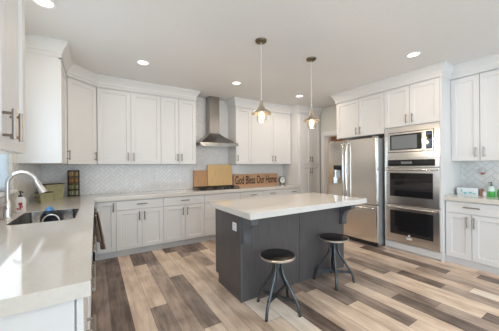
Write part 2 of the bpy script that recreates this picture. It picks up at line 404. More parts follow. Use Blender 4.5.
# ------------------------------------------------------------------ cabinets
GAP = 0.006
def shaker(x0, x1, z0, z1, fr=0.062, th=0.02, rec=0.013, y=0.0):
    """front with a recessed centre panel; the front face at local y, body behind"""
    mb = MB(); b = mb.bm
    def ring(d, yy): return [b.verts.new(p) for p in ((x0 + d, yy, z0 + d), (x1 - d, yy, z0 + d), (x1 - d, yy, z1 - d), (x0 + d, yy, z1 - d))]
    back, fo, fi, pi_ = ring(0, y + th), ring(0, y), ring(fr, y), ring(fr + 0.006, y + rec)
    for a, c in ((back, fo), (fo, fi), (fi, pi_)):
        for i in range(4):
            j = (i + 1) % 4; b.faces.new((a[i], a[j], c[j], c[i]))
    b.faces.new(pi_); b.faces.new(list(reversed(back)))
    return mb
def slab(x0, x1, z0, z1, th=0.02): return B(x0, x1, 0, th, z0, z1, 0.0015)
def pull(x, z, length=0.135, vertical=True, r=0.0078, off=0.034):
    mb = MB(); h = length / 2
    if vertical:
        mb.tube([(x, -off, z - h), (x, -off, z + h)], r, 8)
        for s in (-1, 1): mb.tube([(x, 0.001, z + s * h * 0.72), (x, -off, z + s * h * 0.72)], r * 0.8, 6)
    else:
        mb.tube([(x - h, -off, z), (x + h, -off, z)], r, 8)
        for s in (-1, 1): mb.tube([(x + s * h * 0.72, 0.001, z), (x + s * h * 0.72, -off, z)], r * 0.8, 6)
    return mb
def cabinet(name, label, cat, loc, rot, w, z0, z1, depth, fronts, toe=0.0, body_top=None, group=None, toe_set=0.06):
    """local frame: x along the front, front plane y = 0 facing -y"""
    t = thing(name, label, cat, (loc[0], loc[1], z0 if not toe else 0), rot, group)
    ox = t.location.z
    bt = body_top if body_top else z1
    b = MB().box(0.0008, w - 0.0008, 0.0205, depth, z0 - ox, bt - ox)
    b.build('carcass', M_WHITE, t)
    if toe: B(0.0008, w - 0.0008, toe_set, toe_set + 0.015, 0.0, z0 - ox).build('toe_kick', M_TOE, t)
    for f in fronts:
        kind, xa, xb, za, zb, h = f
        g = GAP / 2
        mb = shaker(xa + g, xb - g, za - ox + g, zb - ox - g) if kind == 'door' else slab(xa + g, xb - g, za - ox + g, zb - ox - g)
        d = mb.build('door' if kind == 'door' else 'drawer', M_WHITE, t)
        if h:
            hx, hz, hv = h[:3]
            ln = h[3] if len(h) > 3 else 0.135
            pull(hx, hz - ox, ln, hv).build('handle', M_NICKEL, d)
    return t

FU, UD = 4.48, 0.345       # plane of the back upper doors, depth
UB, UT = 1.435, 2.66       # uppers bottom / top
def updoor(x0, x1, hx, z0=UB, z1=UT - 0.030, hz=1.555): return ('door', x0, x1, z0, z1, (hx, hz, True))

# back wall, left of the hood
cabinet('upper_cabinet', 'wide white double-door wall cabinet beside the diagonal corner cabinet', 'cabinet', (0.022, FU), 0, 0.955, UB, UT, UD,
        [updoor(0.0, 0.475, 0.435), updoor(0.475, 0.955, 0.515)])
cabinet('upper_cabinet', 'narrow white double-door wall cabinet directly left of the range hood', 'cabinet', (0.977, FU), 0, 0.645, UB, UT, UD,
        [updoor(0.0, 0.318, 0.290), updoor(0.318, 0.645, 0.362)])
# back wall, right of the hood
cabinet('upper_cabinet', 'single-door white wall cabinet directly right of the range hood', 'cabinet', (2.49, FU), 0, 0.39, UB, UT, UD, [updoor(0.0, 0.39, 0.035)])
cabinet('upper_cabinet', 'white double-door wall cabinet above the wooden sign, beside the tall pantry', 'cabinet', (2.88, FU), 0, 1.145, UB, UT, UD,
        [updoor(0.0, 0.598, 0.555), updoor(0.598, 1.12, 0.640)])
# diagonal corner cabinet
def diagonal_corner():
    t = thing('corner_cabinet', 'white diagonal corner wall cabinet with one door above the spice rack', 'cabinet', (-0.33, 4.15, UB), 0)
    h = UT - UB
    poly = [(-0.33 - 0.004, 4.15), (0.022, 4.48 + 0.012), (0.022, WB - 0.002), (WL + 0.002, WB - 0.002), (WL + 0.002, 4.15)]
    a = Vector((-0.33, 4.15)); bv = Vector((0.02, 4.48)); dirv = (bv - a); L = dirv.length; dirv.normalize(); nrm = Vector((dirv.y, -dirv.x))
    ang = math.atan2(dirv.y, dirv.x)
    poly = [tuple(Vector(p) - a) for p in [tuple(a - nrm * 0.0205), tuple(bv - nrm * 0.0205 + dirv * 0.001), (0.020, WB - 0.002), (WL + 0.002, WB - 0.002), (WL + 0.002, 4.152), (-0.335, 4.152)]]
    MB().prism(poly, 2, 0, h).build('carcass', M_WHITE, t)
    d = shaker(0.012, L - 0.006, 0.002, h - 0.030).build('door', M_WHITE, t)
    d.rotation_euler = (0, 0, ang)
    pull(L - 0.045, 0.12).build('handle', M_NICKEL, d)
diagonal_corner()
# left wall uppers (front faces +x)
cabinet('upper_cabinet', 'white wall cabinet right of the window with plain end panel in daylight', 'cabinet', (-0.33, 3.51), pi / 2, 0.638, UB, UT, 0.378, [updoor(0.0, 0.636, 0.59)])
cabinet('upper_cabinet', 'nearest white wall cabinet at the left edge of the photo, two long bar handles', 'cabinet', (-0.315, 1.08), pi / 2, 0.66, 1.455, UT, 0.393,
        [('door', 0.0, 0.325, 1.455, UT - 0.030, (0.275, 1.56, True, 0.125)), ('door', 0.325, 0.66, 1.455, UT - 0.030, (0.378, 1.56, True, 0.125))])

# right wall: tall oven housing, cabinet over the refrigerator, right uppers and base (fronts face -x)
FT = 4.15
def right(name, label, cat, x, yfar, w, z0, z1, depth, fronts, **k): return cabinet(name, label, cat, (x, yfar), -pi / 2, w, z0, z1, depth, fronts, **k)
right('refrigerator_cabinet', 'white double-door wall cabinet above the steel refrigerator', 'cabinet', FT, 3.27, 0.985, 1.925, UT, WR - FT - 0.002,
      [('door', 0.02, 0.505, 1.925, UT - 0.030, (0.465, 2.03, True)), ('door', 0.505, 0.985, 1.925, UT - 0.030, (0.545, 2.03, True))])
def oven_housing():
    y0, y1 = 1.47, 2.283
    t = thing('oven_cabinet', 'tall white oven housing with two doors above the microwave', 'cabinet', (FT, y1, 0), -pi / 2)
    w = y1 - y0; d = WR - FT - 0.002
    B(0, 0.0115, 0.002, d, 0, UT).build('side_panel', M_WHITE, t)
    B(w - 0.0215, w, 0.0, d, 0, UT).build('side_panel', M_WHITE, t)
    B(0.012, w - 0.022, d - 0.02, d, 0.12, UT).build('back_panel', M_WHITE, t)
    B(0.012, w - 0.022, 0.0205, d - 0.0205, 2.002, UT).build('upper_box', M_WHITE, t)
    B(0.012, w - 0.022, 0.0205, d - 0.0205, 0.105, 0.125).build('shelf', M_WHITE, t)
    B(0.012, w - 0.022, 0.004, 0.02, 0.03, 0.125).build('base_panel', M_WHITE, t)
    B(0.0, w, 0.03, 0.045, 0, 0.03).build('toe_kick', M_TOE, t)
    for xa, xb, hx in ((0.006, 0.395, 0.352), (0.395, w - 0.022, 0.438)):
        dd = shaker(xa + GAP / 2, xb - GAP / 2, 2.008, UT - 0.030).build('door', M_WHITE, t)
        pull(hx, 2.11).build('handle', M_NICKEL, dd)
oven_housing()
FR = 4.46
right('upper_cabinet', 'white double-door wall cabinet right of the ovens above the green soap bottle', 'cabinet', FR, 1.469, 0.645, UB, UT, WR - FR - 0.002,
      [updoor(0.0, 0.322, 0.280), updoor(0.322, 0.645, 0.366)])
right('upper_cabinet', 'white wall cabinet running off the right edge of the photo', 'cabinet', FR, 0.823, 0.645, UB, UT, WR - FR - 0.002,
      [updoor(0.0, 0.322, 0.280), updoor(0.322, 0.645, 0.366)])
FB = 4.22
right('base_cabinet', 'white base cabinet right of the ovens, one wide drawer over two doors', 'cabinet', FB, 1.469, 0.645, 0.09, 0.88, WR - FB - 0.002,
      [('drawer', 0.012, 0.645, 0.715, 0.872, (0.30, 0.806, False, 0.17)), ('door', 0.012, 0.296, 0.095, 0.712, (0.252, 0.608, True, 0.15)), ('door', 0.296, 0.645, 0.095, 0.712, (0.325, 0.608, True, 0.15))], toe=1, toe_set=0.022)
right('base_cabinet', 'white base cabinet running off the right edge of the photo', 'cabinet', FB, 0.823, 0.645, 0.09, 0.88, WR - FB - 0.002,
      [('drawer', 0.0, 0.645, 0.715, 0.872, (0.32, 0.806, False, 0.17)), ('door', 0.0, 0.322, 0.095, 0.712, (0.285, 0.608, True, 0.15)), ('door', 0.322, 0.645, 0.095, 0.712, (0.36, 0.608, True, 0.15))], toe=1, toe_set=0.022)

# back wall base units
FBK, CT0, CT1 = 4.22, 0.88, 0.94
bd = WB - FBK - 0.004
def base(label, x0, x1, fronts, **k): return cabinet('base_cabinet', label, 'cabinet', (x0, FBK), 0, x1 - x0, 0.105, CT0, bd, fronts, toe=1, **k)
base('white corner base cabinet with one narrow door beside the hanging towel', -0.02, 0.256, [('door', 0.022, 0.276, 0.108, 0.868, (0.238, 0.775, True))])
def drawer_pair(label, x0, x1, mid, hx):
    w = x1 - x0
    base(label, x0, x1, [('drawer', 0, w, 0.722, 0.868, (hx, 0.805, False, 0.15)), ('door', 0, mid, 0.108, 0.719, (mid - 0.038, 0.615, True)), ('door', mid, w, 0.108, 0.719, (mid + 0.038, 0.615, True))])
drawer_pair('white base cabinet with drawer over two doors, second from the corner under the plain backsplash', 0.256, 0.953, 0.362, 0.362)
drawer_pair('white base cabinet with drawer over two doors just left of the cooktop drawers', 0.953, 1.68, 0.363, 0.363)
w = 0.76
base('white drawer base under the black cooktop with no handle on its top front', 1.68, 2.44, [('drawer', 0, w, 0.722, 0.868, None), ('drawer', 0, w, 0.42, 0.719, (w / 2, 0.66, False, 0.15)), ('drawer', 0, w, 0.108, 0.417, (w / 2, 0.36, False, 0.15))])
for lab, a, b_, hx in (('white drawer base right of the cooktop, behind the left part of the island', 2.44, 2.99, 0.298), ('white drawer base under the middle of the wooden sign, behind the island', 2.99, 3.50, 0.245), ('white drawer base beside the tall pantry, under the round clock', 3.50, 4.03, 0.355)):
    w = b_ - a
    base(lab, a, b_, [('drawer', 0, w, 0.722, 0.868, (hx, 0.80, False, 0.13)), ('drawer', 0, w, 0.42, 0.719, (w / 2, 0.66, False, 0.13)), ('drawer', 0, w, 0.108, 0.417, (w / 2, 0.36, False, 0.13))])

# tall pantry
FP = 4.25
cabinet('pantry_cabinet', 'tall white four-door pantry cabinet beside the doorway', 'cabinet', (4.032, FP), 0, 0.75, 0.105, UT, WB - FP - 0.002,
        [('door', 0.05, 0.41, 1.405, UT - 0.030, (0.375, 1.545, True)), ('door', 0.41, 0.745, 1.405, UT - 0.030, (0.445, 1.545, True)),
         ('door', 0.05, 0.41, 0.108, 1.400, (0.375, 1.27, True)), ('door', 0.41, 0.745, 0.108, 1.400, (0.445, 1.27, True))], toe=1)

# left run base units (fronts face +x)
FLX = -0.045
def left_base(label, y0, y1, fronts, **k): return cabinet('base_cabinet', label, 'cabinet', (FLX, y0), pi / 2, y1 - y0, 0.105, CT0, FLX - WL - 0.003, fronts, toe=1, **k)
def stack(w, hz=(0.80, 0.60, 0.33)): return [('drawer', 0, w, 0.722, 0.868, (w / 2, hz[0], False, 0.15)), ('drawer', 0, w, 0.42, 0.719, (w / 2, hz[1], False, 0.15)), ('drawer', 0, w, 0.108, 0.417, (w / 2, hz[2], False, 0.15))]
left_base('white drawer base at the near end of the sink counter', 1.185, 1.72, stack(0.535))
left_base('white two-door base cabinet between the near drawers and the sink', 1.722, 2.47, [('drawer', 0, 0.748, 0.722, 0.868, (0.374, 0.80, False, 0.15)), ('door', 0, 0.374, 0.108, 0.719, (0.336, 0.615, True)), ('door', 0.374, 0.748, 0.108, 0.719, (0.412, 0.615, True))])
left_base('white sink base cabinet below the steel sink', 2.472, 3.36, [('drawer', 0, 0.888, 0.722, 0.868, None), ('door', 0, 0.444, 0.108, 0.719, (0.406, 0.615, True)), ('door', 0.444, 0.888, 0.108, 0.719, (0.482, 0.615, True))], body_top=0.66)
# dishwasher
t = thing('dishwasher', 'steel-handled dishwasher under the counter where the towel hangs', 'dishwasher', (FLX, 3.362, 0), pi / 2)
B(0.004, 0.59, 0.022, 0.60, 0.105, 0.87).build('tub', M_TOE, t)
d = B(0.004, 0.59, 0.0, 0.02, 0.11, 0.868, 0.003).build('door', M_STEEL, t)
mb = MB().tube([(0.04, -0.042, 0.815), (0.55, -0.042, 0.815)], 0.009, 10)
for xx in (0.07, 0.52): mb.tube([(xx, 0.001, 0.815), (xx, -0.042, 0.815)], 0.007, 8)
mb.build('handle', M_NICKEL, d)
B(0.004, 0.59, 0.06, 0.075, 0, 0.103).build('toe_kick', M_TOE, t)
# end panel of the sink counter run
t = thing('end_panel', 'white panelled end of the sink counter facing the viewer', 'panel', (FLX, 1.165, 0))
B(WL + 0.003 - FLX, -0.029, 0, 0.018, 0, CT0).build('panel', M_WHITE, t)
B(-0.022, 0.0, -0.002, 0.018, 0, CT0).build('stile', M_WHITE, t)

# ------------------------------------------------------------------ crown mouldings
def crown(name, path, z0=2.640, zt=CEIL, out=0.068):
    prof = [(0.0, z0), (0.006, z0), (0.006, z0 + 0.045), (0.014, z0 + 0.05), (0.018, z0 + 0.075), (0.034, z0 + 0.105), (0.055, z0 + 0.135), (out, z0 + 0.148), (out, zt - 0.0005), (0.0, zt - 0.0005)]
    pts = [Vector(p) for p in path]; rings = []
    for i, p in enumerate(pts):
        def nr(a, b): dd = (b - a).normalized(); return Vector((dd.y, -dd.x))
        if i == 0: n = nr(p, pts[1]); s = 1
        elif i == len(pts) - 1: n = nr(pts[i - 1], p); s = 1
        else:
            a, b = nr(pts[i - 1], p), nr(p, pts[i + 1]); n = (a + b).normalized(); s = 1 / max(0.3, n.dot(a))
        rings.append([(p.x + n.x * o * s, p.y + n.y * o * s, z) for o, z in prof])
    o = MB().loft(rings).build(name, M_CROWN, kind='structure'); return o
crown('trim_2', [(WL + 0.002, 3.51), (-0.33, 3.51), (-0.33, 4.15), (0.02, FU), (1.622, FU), (1.622, WB - 0.002)])
crown('trim_3', [(2.49, WB - 0.002), (2.49, FU), (4.032, FU), (4.032, FP), (4.785, FP), (4.785, WB - 0.002)])
crown('trim_4', [(WR - 0.002, 3.27), (FT, 3.27), (FT, 1.47), (FR, 1.47), (FR, 0.178)])
crown('trim_5', [(WL + 0.002, 1.08), (-0.315, 1.08), (-0.315, 1.74), (WL + 0.002, 1.74)])

# backsplash tiles on the walls
TB = 0.008
B(WL + TB, 4.03, WB - TB, WB - 0.0005, CT1, UB).build('trim_6', M_TILEX, kind='structure')
B(1.624, 2.488, WB - TB, WB - 0.0005, UB, CEIL - 0.001).build('trim_7', M_TILEX, kind='structure')
(MB().box(WL + 0.0005, WL + TB, WY1 + 0.031, WB - TB, CT1, UB).box(WL + 0.0005, WL + TB, 1.14, WY1 + 0.031, CT1, WZ0 - 0.031)).build('trim_8', M_TILEY, kind='structure')
B(WR - TB, WR - 0.0005, 0.178, 1.469, CT1, UB).build('trim_9', M_TILEY, kind='structure')

# ------------------------------------------------------------------ countertops
SX0, SX1, SY0, SY1 = -0.60, -0.155, 2.58, 3.26
def rounded_rect(x0, x1, y0, y1, r, n=6):
    pts = []
    for cx_, cy_, a0 in ((x1 - r, y1 - r, 0), (x0 + r, y1 - r, 90), (x0 + r, y0 + r, 180), (x1 - r, y0 + r, 270)):
        for k in range(n + 1):
            a = radians(a0 + 90 * k / n); pts.append((cx_ + r * cos(a), cy_ + r * sin(a)))
    return pts
def slab_with_holes(outer, holes, z0, z1):
    mb = MB(); b = mb.bm; loops = []
    for lp in [outer] + holes:
        vs = [b.verts.new((x, y, z1)) for x, y in lp]; loops.append(vs)
        for i in range(len(vs)): b.edges.new((vs[i], vs[(i + 1) % len(vs)]))
    bmesh.ops.triangle_fill(b, use_beauty=True, use_dissolve=False, edges=b.edges[:])
    low = {}
    for vs in loops:
        for v in vs: low[v] = b.verts.new((v.co.x, v.co.y, z0))
    for f in list(b.faces): b.faces.new([low[v] for v in reversed(f.verts)])
    for vs in loops:
        for i in range(len(vs)):
            j = (i + 1) % len(vs); b.faces.new((vs[i], vs[j], low[vs[j]], low[vs[i]]))
    return mb
t = slab_with_holes([(WL + TB + 0.001, 1.137), (-0.02, 1.137), (-0.02, 4.19), (4.03, 4.19), (4.03, WB - TB - 0.001), (WL + TB + 0.001, WB - TB - 0.001)],
                    [list(reversed(rounded_rect(SX0, SX1, SY0, SY1, 0.07)))], CT0 + 0.0005, CT1).build('countertop', M_QUARTZ)
tag(t, 'cream quartz countertop running from the near sink end round the corner to the pantry', 'countertop')
t = B(4.195, WR - TB - 0.001, 0.178, 1.468, CT0 + 0.0005, CT1, 0.003).build('countertop', M_QUARTZ)
tag(t, 'short cream quartz countertop right of the ovens under the green soap', 'countertop')

# ------------------------------------------------------------------ sink and faucet
t = thing('sink', 'undermount stainless steel sink in the left counter', 'sink', ((SX0 + SX1) / 2, (SY0 + SY1) / 2, 0.70))
cx_, cy_ = (SX0 + SX1) / 2, (SY0 + SY1) / 2
def rr(d, z, r): return [(x, y, z) for x, y in rounded_rect(SX0 - cx_ - d, SX1 - cx_ + d, SY0 - cy_ - d, SY1 - cy_ + d, r)]
mb = MB(); mb.loft([rr(-0.0012, 0.2385, 0.0695), rr(-0.004, 0.2385, 0.067), rr(-0.005, 0.17, 0.067), rr(-0.008, 0.03, 0.06), rr(-0.035, 0.006, 0.05)], cap0=False, cap1=True, smooth=True)
mb.build('basin', M_STEEL, t)
MB().lathe([(0.0, 0.010), (0.03, 0.010), (0.042, 0.012), (0.044, 0.007)], (0.05, 0), 20, cap0=False).build('drain', M_CHROME, t)
# faucet: gooseneck arching out over the sink
fx, fy = -0.655, 2.93
t = thing('faucet', 'tall brushed steel gooseneck faucet with pull-down spray head at the sink', 'faucet', (fx, fy, CT1))
MB().lathe([(0.036, 0.0), (0.036, 0.006), (0.031, 0.012), (0.030, 0.02), (0.028, 0.13), (0.019, 0.16)], seg=20).build('base', M_SATIN, t)
arc = [(0, 0, 0.16), (0, 0, 0.295)] + [(0.098 - 0.098 * cos(a), 0, 0.30 + 0.105 * sin(a)) for a in [radians(k) for k in range(8, 157, 12)]]
lx, lz = arc[-1][0], arc[-1][2]
arc += [(lx + 0.008, 0, lz - 0.02)]
MB().tube(arc, 0.0155, 14).build('spout', M_SATIN, t)
ex, ez = arc[-1][0], arc[-1][2]
dx, dz = 0.40, -0.916
mb = MB().tube([(ex, 0, ez), (ex + dx * 0.03, 0, ez + dz * 0.03), (ex + dx * 0.09, 0, ez + dz * 0.09), (ex + dx * 0.125, 0, ez + dz * 0.125)], 0.02, 14, rad=[0.0165, 0.021, 0.029, 0.031])
h = mb.build('spray_head', M_SATIN, t)
MB().tube([(ex + dx * 0.05 + 0.018, 0, ez + dz * 0.05 + 0.012), (ex + dx * 0.085 + 0.022, 0, ez + dz * 0.085 + 0.014)], 0.007, 8).build('button', M_BLACK, h)
MB().tube([(0, -0.02, 0.09), (0.0, -0.055, 0.10), (0.0, -0.10, 0.135)], 0.008, 10).build('lever', M_SATIN, t)

# things in the sink
def at_sink(z): return z
t = thing('utensil_holder', 'round navy utensil holder standing in the sink', 'holder', (-0.385, 3.06, 0.7075))
MB().lathe([(0.0, 0.0), (0.062, 0.0), (0.068, 0.03), (0.074, 0.215), (0.069, 0.215), (0.062, 0.03), (0.0, 0.006)], seg=24, cap0=False, cap1=False).build('cup', M_NAVY, t)
MB().tube([(0.0715 * cos(a), 0.0715 * sin(a), 0.216) for a in [2 * pi * k / 28 for k in range(29)]], 0.004, 6, caps=False).build('rim', M_NAVY, t)
t = thing('dish_brush', 'blue dish brush sticking up out of the navy holder in the sink', 'brush', (-0.385, 3.06, 0.716))
MB().lathe([(0.0, 0.0), (0.012, 0.0), (0.012, 0.20), (0.02, 0.205), (0.0, 0.206)], seg=14, cap0=False, cap1=False).build('handle', M_NAVY, t)
MB().lathe([(0.0, 0.2065), (0.052, 0.21), (0.056, 0.225), (0.046, 0.244), (0.0, 0.248)], seg=18, cap0=False, cap1=False).build('brush_head', M_NAVY, t)
MB().lathe([(0.0, 0.2485), (0.036, 0.249), (0.032, 0.268), (0.014, 0.288), (0.0, 0.292)], seg=18, cap0=False, cap1=False).build('sponge', M_BLUE, t)
t = thing('wire_skimmer', 'round dark wire skimmer with pale rim standing in the sink before the navy holder', 'skimmer', (-0.365, 2.935, 0.7075), radians(-8))
RR = 0.064; tl = radians(6); ZC = 0.165
def st(x, z): return (x, sin(tl) * z, 0.004 + cos(tl) * z)
MB().tube([st(RR * cos(a), ZC + RR * sin(a)) for a in [2 * pi * k / 32 for k in range(33)]], 0.006, 8, caps=False).build('rim', M_RIM, t)
wr = MB()
for k in range(-3, 4):
    o_ = k * 0.017; h_ = math.sqrt(RR * RR - o_ * o_)
    wr.tube([st(o_, ZC - h_), (o_, sin(tl) * ZC + 0.02, cos(tl) * ZC + 0.004), st(o_, ZC + h_)], 0.0032, 6)
    wr.tube([st(-h_, ZC + o_), (0, sin(tl) * (ZC + o_) + 0.02, cos(tl) * (ZC + o_) + 0.004), st(h_, ZC + o_)], 0.0032, 6)
wr.build('mesh', M_NAVY, t)
MB().tube([st(0, ZC - RR - 0.006), st(0, 0.002)], 0.006, 8).build('handle', M_NAVY, t)

# soap bottle by the faucet
t = thing('soap_bottle', 'white hand soap bottle with red print and black pump beside the faucet', 'bottle', (-0.638, 3.28, CT1))
MB().loft([[(x, y, z) for x, y in rounded_rect(-0.040 * s, 0.040 * s, -0.028 * s, 0.028 * s, 0.02 * s, 4)] for z, s in ((0, 0.9), (0.006, 1), (0.125, 1), (0.145, 0.8), (0.155, 0.42))], smooth=True).build('bottle', M_SOAPW, t)
MB().lathe([(0.016, 0.155), (0.016, 0.172), (0.007, 0.174), (0.007, 0.20), (0.013, 0.202), (0.013, 0.212), (0, 0.213)], seg=12).tube([(0, 0, 0.207), (0.02, -0.03, 0.205), (0.024, -0.036, 0.198)], 0.005, 8).build('pump', M_DGREEN, t)
p = MB(); 
for (x0, x1, z0, z1) in ((-0.010, 0.018, 0.075, 0.10), (-0.004, 0.010, 0.03, 0.075), (0.012, 0.022, 0.05, 0.07), (-0.022, -0.008, 0.03, 0.05)): p.box(x0, x1, -0.0292, -0.0282, z0, z1, 0.0003)
p.build('print', M_RED, t)

# two sage green tins in the corner
def tin(label, loc, rot, L, Wd, H_):
    t = thing('tin_planter', label, 'planter', loc, rot)
    mb = MB()
    def r4(s, z, d=0): return [(sx * (L / 2 * s - d), sy * (Wd / 2 * s - d), z) for sx, sy in ((-1, -1), (1, -1), (1, 1), (-1, 1))]
    mb.loft([r4(0.9, 0), r4(1, H_), r4(1, H_, 0.006), r4(0.9, 0.008, 0.006)], cap0=True, cap1=True).build('tin', M_SAGE, t)
    rim = MB(); q = r4(1.0, H_); q.append(q[0]); 
    for a, b_ in zip(q, q[1:]): rim.tube([a, b_], 0.006, 6)
    rim.build('rim', M_SAGED, t)
    rib = MB()
    for fz in (0.3, 0.68):
        s = 0.9 + 0.1 * fz; q = [(x * 1.006, y * 1.006, z) for x, y, z in r4(s, H_ * fz)]; q.append(q[0])
        for a, b_ in zip(q, q[1:]): rib.tube([a, b_], 0.003, 6)
    rib.build('rib', M_SAGE, t)
    for s in (-1, 1):
        hx = s * L / 2 * 0.98
        MB().tube([(hx, -0.028, H_ * 0.62), (hx + s * 0.022, -0.02, H_ * 0.55), (hx + s * 0.022, 0.02, H_ * 0.55), (hx, 0.028, H_ * 0.62)], 0.004, 6).build('handle', M_SAGED, t)
    return t
tin('small sage green metal tin planter in front of the larger one by the soap', (-0.57, 4.10, CT1), radians(40), 0.155, 0.11, 0.125)
tin('larger sage green metal tin planter with dark rim in the counter corner', (-0.525, 4.42, CT1), radians(40), 0.235, 0.13, 0.215)

# spice rack
sx, sy = -0.295, 4.70
t = thing('spice_rack', 'black wire spice rack standing on the counter below the corner cabinet', 'rack', (sx, sy, CT1))
mb = MB(); hw, hd, hh = 0.067, 0.055, 0.40
for x in (-hw, hw):
    for y in (-hd, hd): mb.tube([(x, y, 0), (x, y, hh)], 0.007, 6)
for z in (0.012, 0.105, 0.205, 0.305, hh):
    q = [(-hw, -hd, z), (hw, -hd, z), (hw, hd, z), (-hw, hd, z), (-hw, -hd, z)]
    for a, b_ in zip(q, q[1:]): mb.tube([a, b_], 0.0055, 6)
    for k in (-0.03, 0, 0.03): mb.tube([(-hw, k, z), (hw, k, z)], 0.003, 6)
for x in (-0.025, 0.025): mb.tube([(x, -hd, 0.012), (x, -hd, hh)], 0.003, 6)
mb.build('frame', M_IRON, t)
for lv, z in enumerate((0.0165, 0.1095, 0.2095, 0.3095)):
    for k, x in enumerate((-0.0315, 0.0315)):
        nm = ('bottom', 'second', 'third', 'top')[lv] + ' shelf'
        j = thing('spice_jar', ('left' if k == 0 else 'right') + ' spice jar on the ' + nm + ' of the wire rack', 'jar', (sx + x, sy, CT1 + z), 0, 'spice jars in the wire rack')
        mt = M_SPICE[(3, 2, 1, 0)[lv]]
        MB().lathe([(0.0, 0), (0.029, 0.001), (0.030, 0.005), (0.030, 0.058), (0.024, 0.064)], seg=14, cap0=False).build('jar', mt, j)
        MB().lathe([(0.026, 0.0645), (0.026, 0.083), (0.0, 0.084)], seg=14).build('lid', M_SPICE[4], j)

# towel hanging from the dishwasher handle
def towel():
    t = thing('hand_towel', 'taupe hand towel hanging below the counter at the corner', 'towel', (FLX + 0.042, 3.50, 0.815))
    def sheet(x_of, z0, z1, y0, y1, flare, ph):
        rows = []
        for i in range(13):
            f = i / 12; row = []
            for j in range(15):
                g = j / 14
                yy = y0 + (y1 - y0) * g; yc = (y0 + y1) / 2
                yy = yc + (yy - yc) * (1 + flare * (1 - f) ** 0.8)
                zz = z0 + (z1 - z0) * f - 0.03 * (1 - f) * sin(g * 5 + ph)
                rows_x = x_of(f) + (0.022 * sin(g * 15 + ph) + 0.010 * sin(g * 33 + ph)) * (1 - f * 0.75)
                row.append((rows_x, yy, zz))
            rows.append(row)
        return rows
    mb = MB()
    front = sheet(lambda f: 0.014 + 0.055 * (1 - f) , -0.40, 0.013, -0.06, 0.10, 0.35, 0.4)
    back = sheet(lambda f: -0.004 + 0.03 * (1 - f), -0.30, 0.013, -0.06, 0.10, 0.2, 1.7)
    vs = [[mb.bm.verts.new(p) for p in r] for r in back] + [[mb.bm.verts.new(p) for p in r] for r in reversed(front)]
    for a, b_ in zip(vs, vs[1:]):
        for i in range(len(a) - 1):
            f = mb.bm.faces.new((a[i], a[i + 1], b_[i + 1], b_[i])); f.smooth = True
    o = mb.build('cloth', M_TOWEL, t)
    md = o.modifiers.new('thick', 'SOLIDIFY'); md.thickness = 0.006; md.offset = 1
towel()

# ------------------------------------------------------------------ range hood
hx0, hx1, hy = 1.66, 2.472, 4.34
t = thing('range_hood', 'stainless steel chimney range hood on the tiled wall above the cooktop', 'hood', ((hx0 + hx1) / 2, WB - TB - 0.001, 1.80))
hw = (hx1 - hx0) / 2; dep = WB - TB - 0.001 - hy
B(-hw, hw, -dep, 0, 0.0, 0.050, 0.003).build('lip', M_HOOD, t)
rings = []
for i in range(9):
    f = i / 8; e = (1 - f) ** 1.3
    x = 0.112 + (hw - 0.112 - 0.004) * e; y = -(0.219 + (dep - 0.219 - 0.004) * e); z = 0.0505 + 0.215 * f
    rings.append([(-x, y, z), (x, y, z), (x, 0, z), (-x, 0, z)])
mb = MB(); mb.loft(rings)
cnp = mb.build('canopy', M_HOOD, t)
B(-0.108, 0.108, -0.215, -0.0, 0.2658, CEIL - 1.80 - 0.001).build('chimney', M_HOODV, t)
B(-0.36, 0.36, -dep + 0.05, -0.06, -0.006, -0.0005).build('filter', M_STEEL, t)
for k in range(4): MB().tube([(0.03 + 0.03 * k, -dep - 0.004, 0.028), (0.03 + 0.03 * k, -dep + 0.002, 0.028)], 0.008, 10).build('button', M_CHROME, t)

# ------------------------------------------------------------------ cooktop
ckx0, ckx1, cky0, cky1 = 1.62, 2.47, 4.27, 4.70
t = thing('cooktop', 'black gas cooktop with iron grates below the range hood', 'cooktop', ((ckx0 + ckx1) / 2, (cky0 + cky1) / 2, CT1))
hw, hd = (ckx1 - ckx0) / 2, (cky1 - cky0) / 2
B(-hw, hw, -hd, hd, 0.0, 0.012, 0.004).build('hob', M_COOK, t)
for bx_, by_ in ((-0.29, -0.10), (-0.29, 0.10), (0.0, 0.02), (0.29, -0.10), (0.29, 0.10)):
    MB().lathe([(0.05, 0.0125), (0.05, 0.02), (0.034, 0.022), (0.034, 0.03), (0.0, 0.031)], (bx_, by_), 18).build('burner', M_IRON, t)
for gx in (-0.28, 0.0, 0.28):
    mb = MB(); a = 0.13; z = 0.042
    for y in (-0.17, -0.06, 0.06, 0.17): mb.box(gx - a, gx + a, y - 0.005, y + 0.005, z - 0.006, z + 0.006)
    for x in (-a, -0.045, 0.045, a): mb.box(gx + x - 0.005, gx + x + 0.005, -0.175, 0.175, z - 0.006, z + 0.006)
    for x in (-a, a):
        for y in (-0.17, 0.17): mb.box(gx + x - 0.006, gx + x + 0.006, y - 0.006, y + 0.006, 0.0122, z)
    mb.build('grate', M_IRON, t)
for k in range(5): MB().lathe([(0.018, 0.0122), (0.016, 0.036), (0.0, 0.037)], (-0.16 + 0.08 * k, -0.195), 14).build('knob', M_COOK, t)

# cutting boards behind the cooktop, leaning on the tiles
def board(label, x0, x1, h, y, m, th=0.02, split=False):
    t = thing('cutting_board', label, 'cutting board', ((x0 + x1) / 2, y, CT1 + 0.001))
    hw = (x1 - x0) / 2
    o = B(-hw, hw, 0, th, 0, h, 0.004).build('board', m, t)
    o.rotation_euler = (-radians(3), 0, 0)
    t.location.z += 0.002
    return t
board('smaller reddish bamboo cutting board at the left behind the cooktop', 1.675, 1.985, 0.365, 4.765, M_BAMBOO2)
board('large pale bamboo cutting board leaning on the tiles behind the cooktop', 1.965, 2.535, 0.482, 4.735, M_BAMBOO)

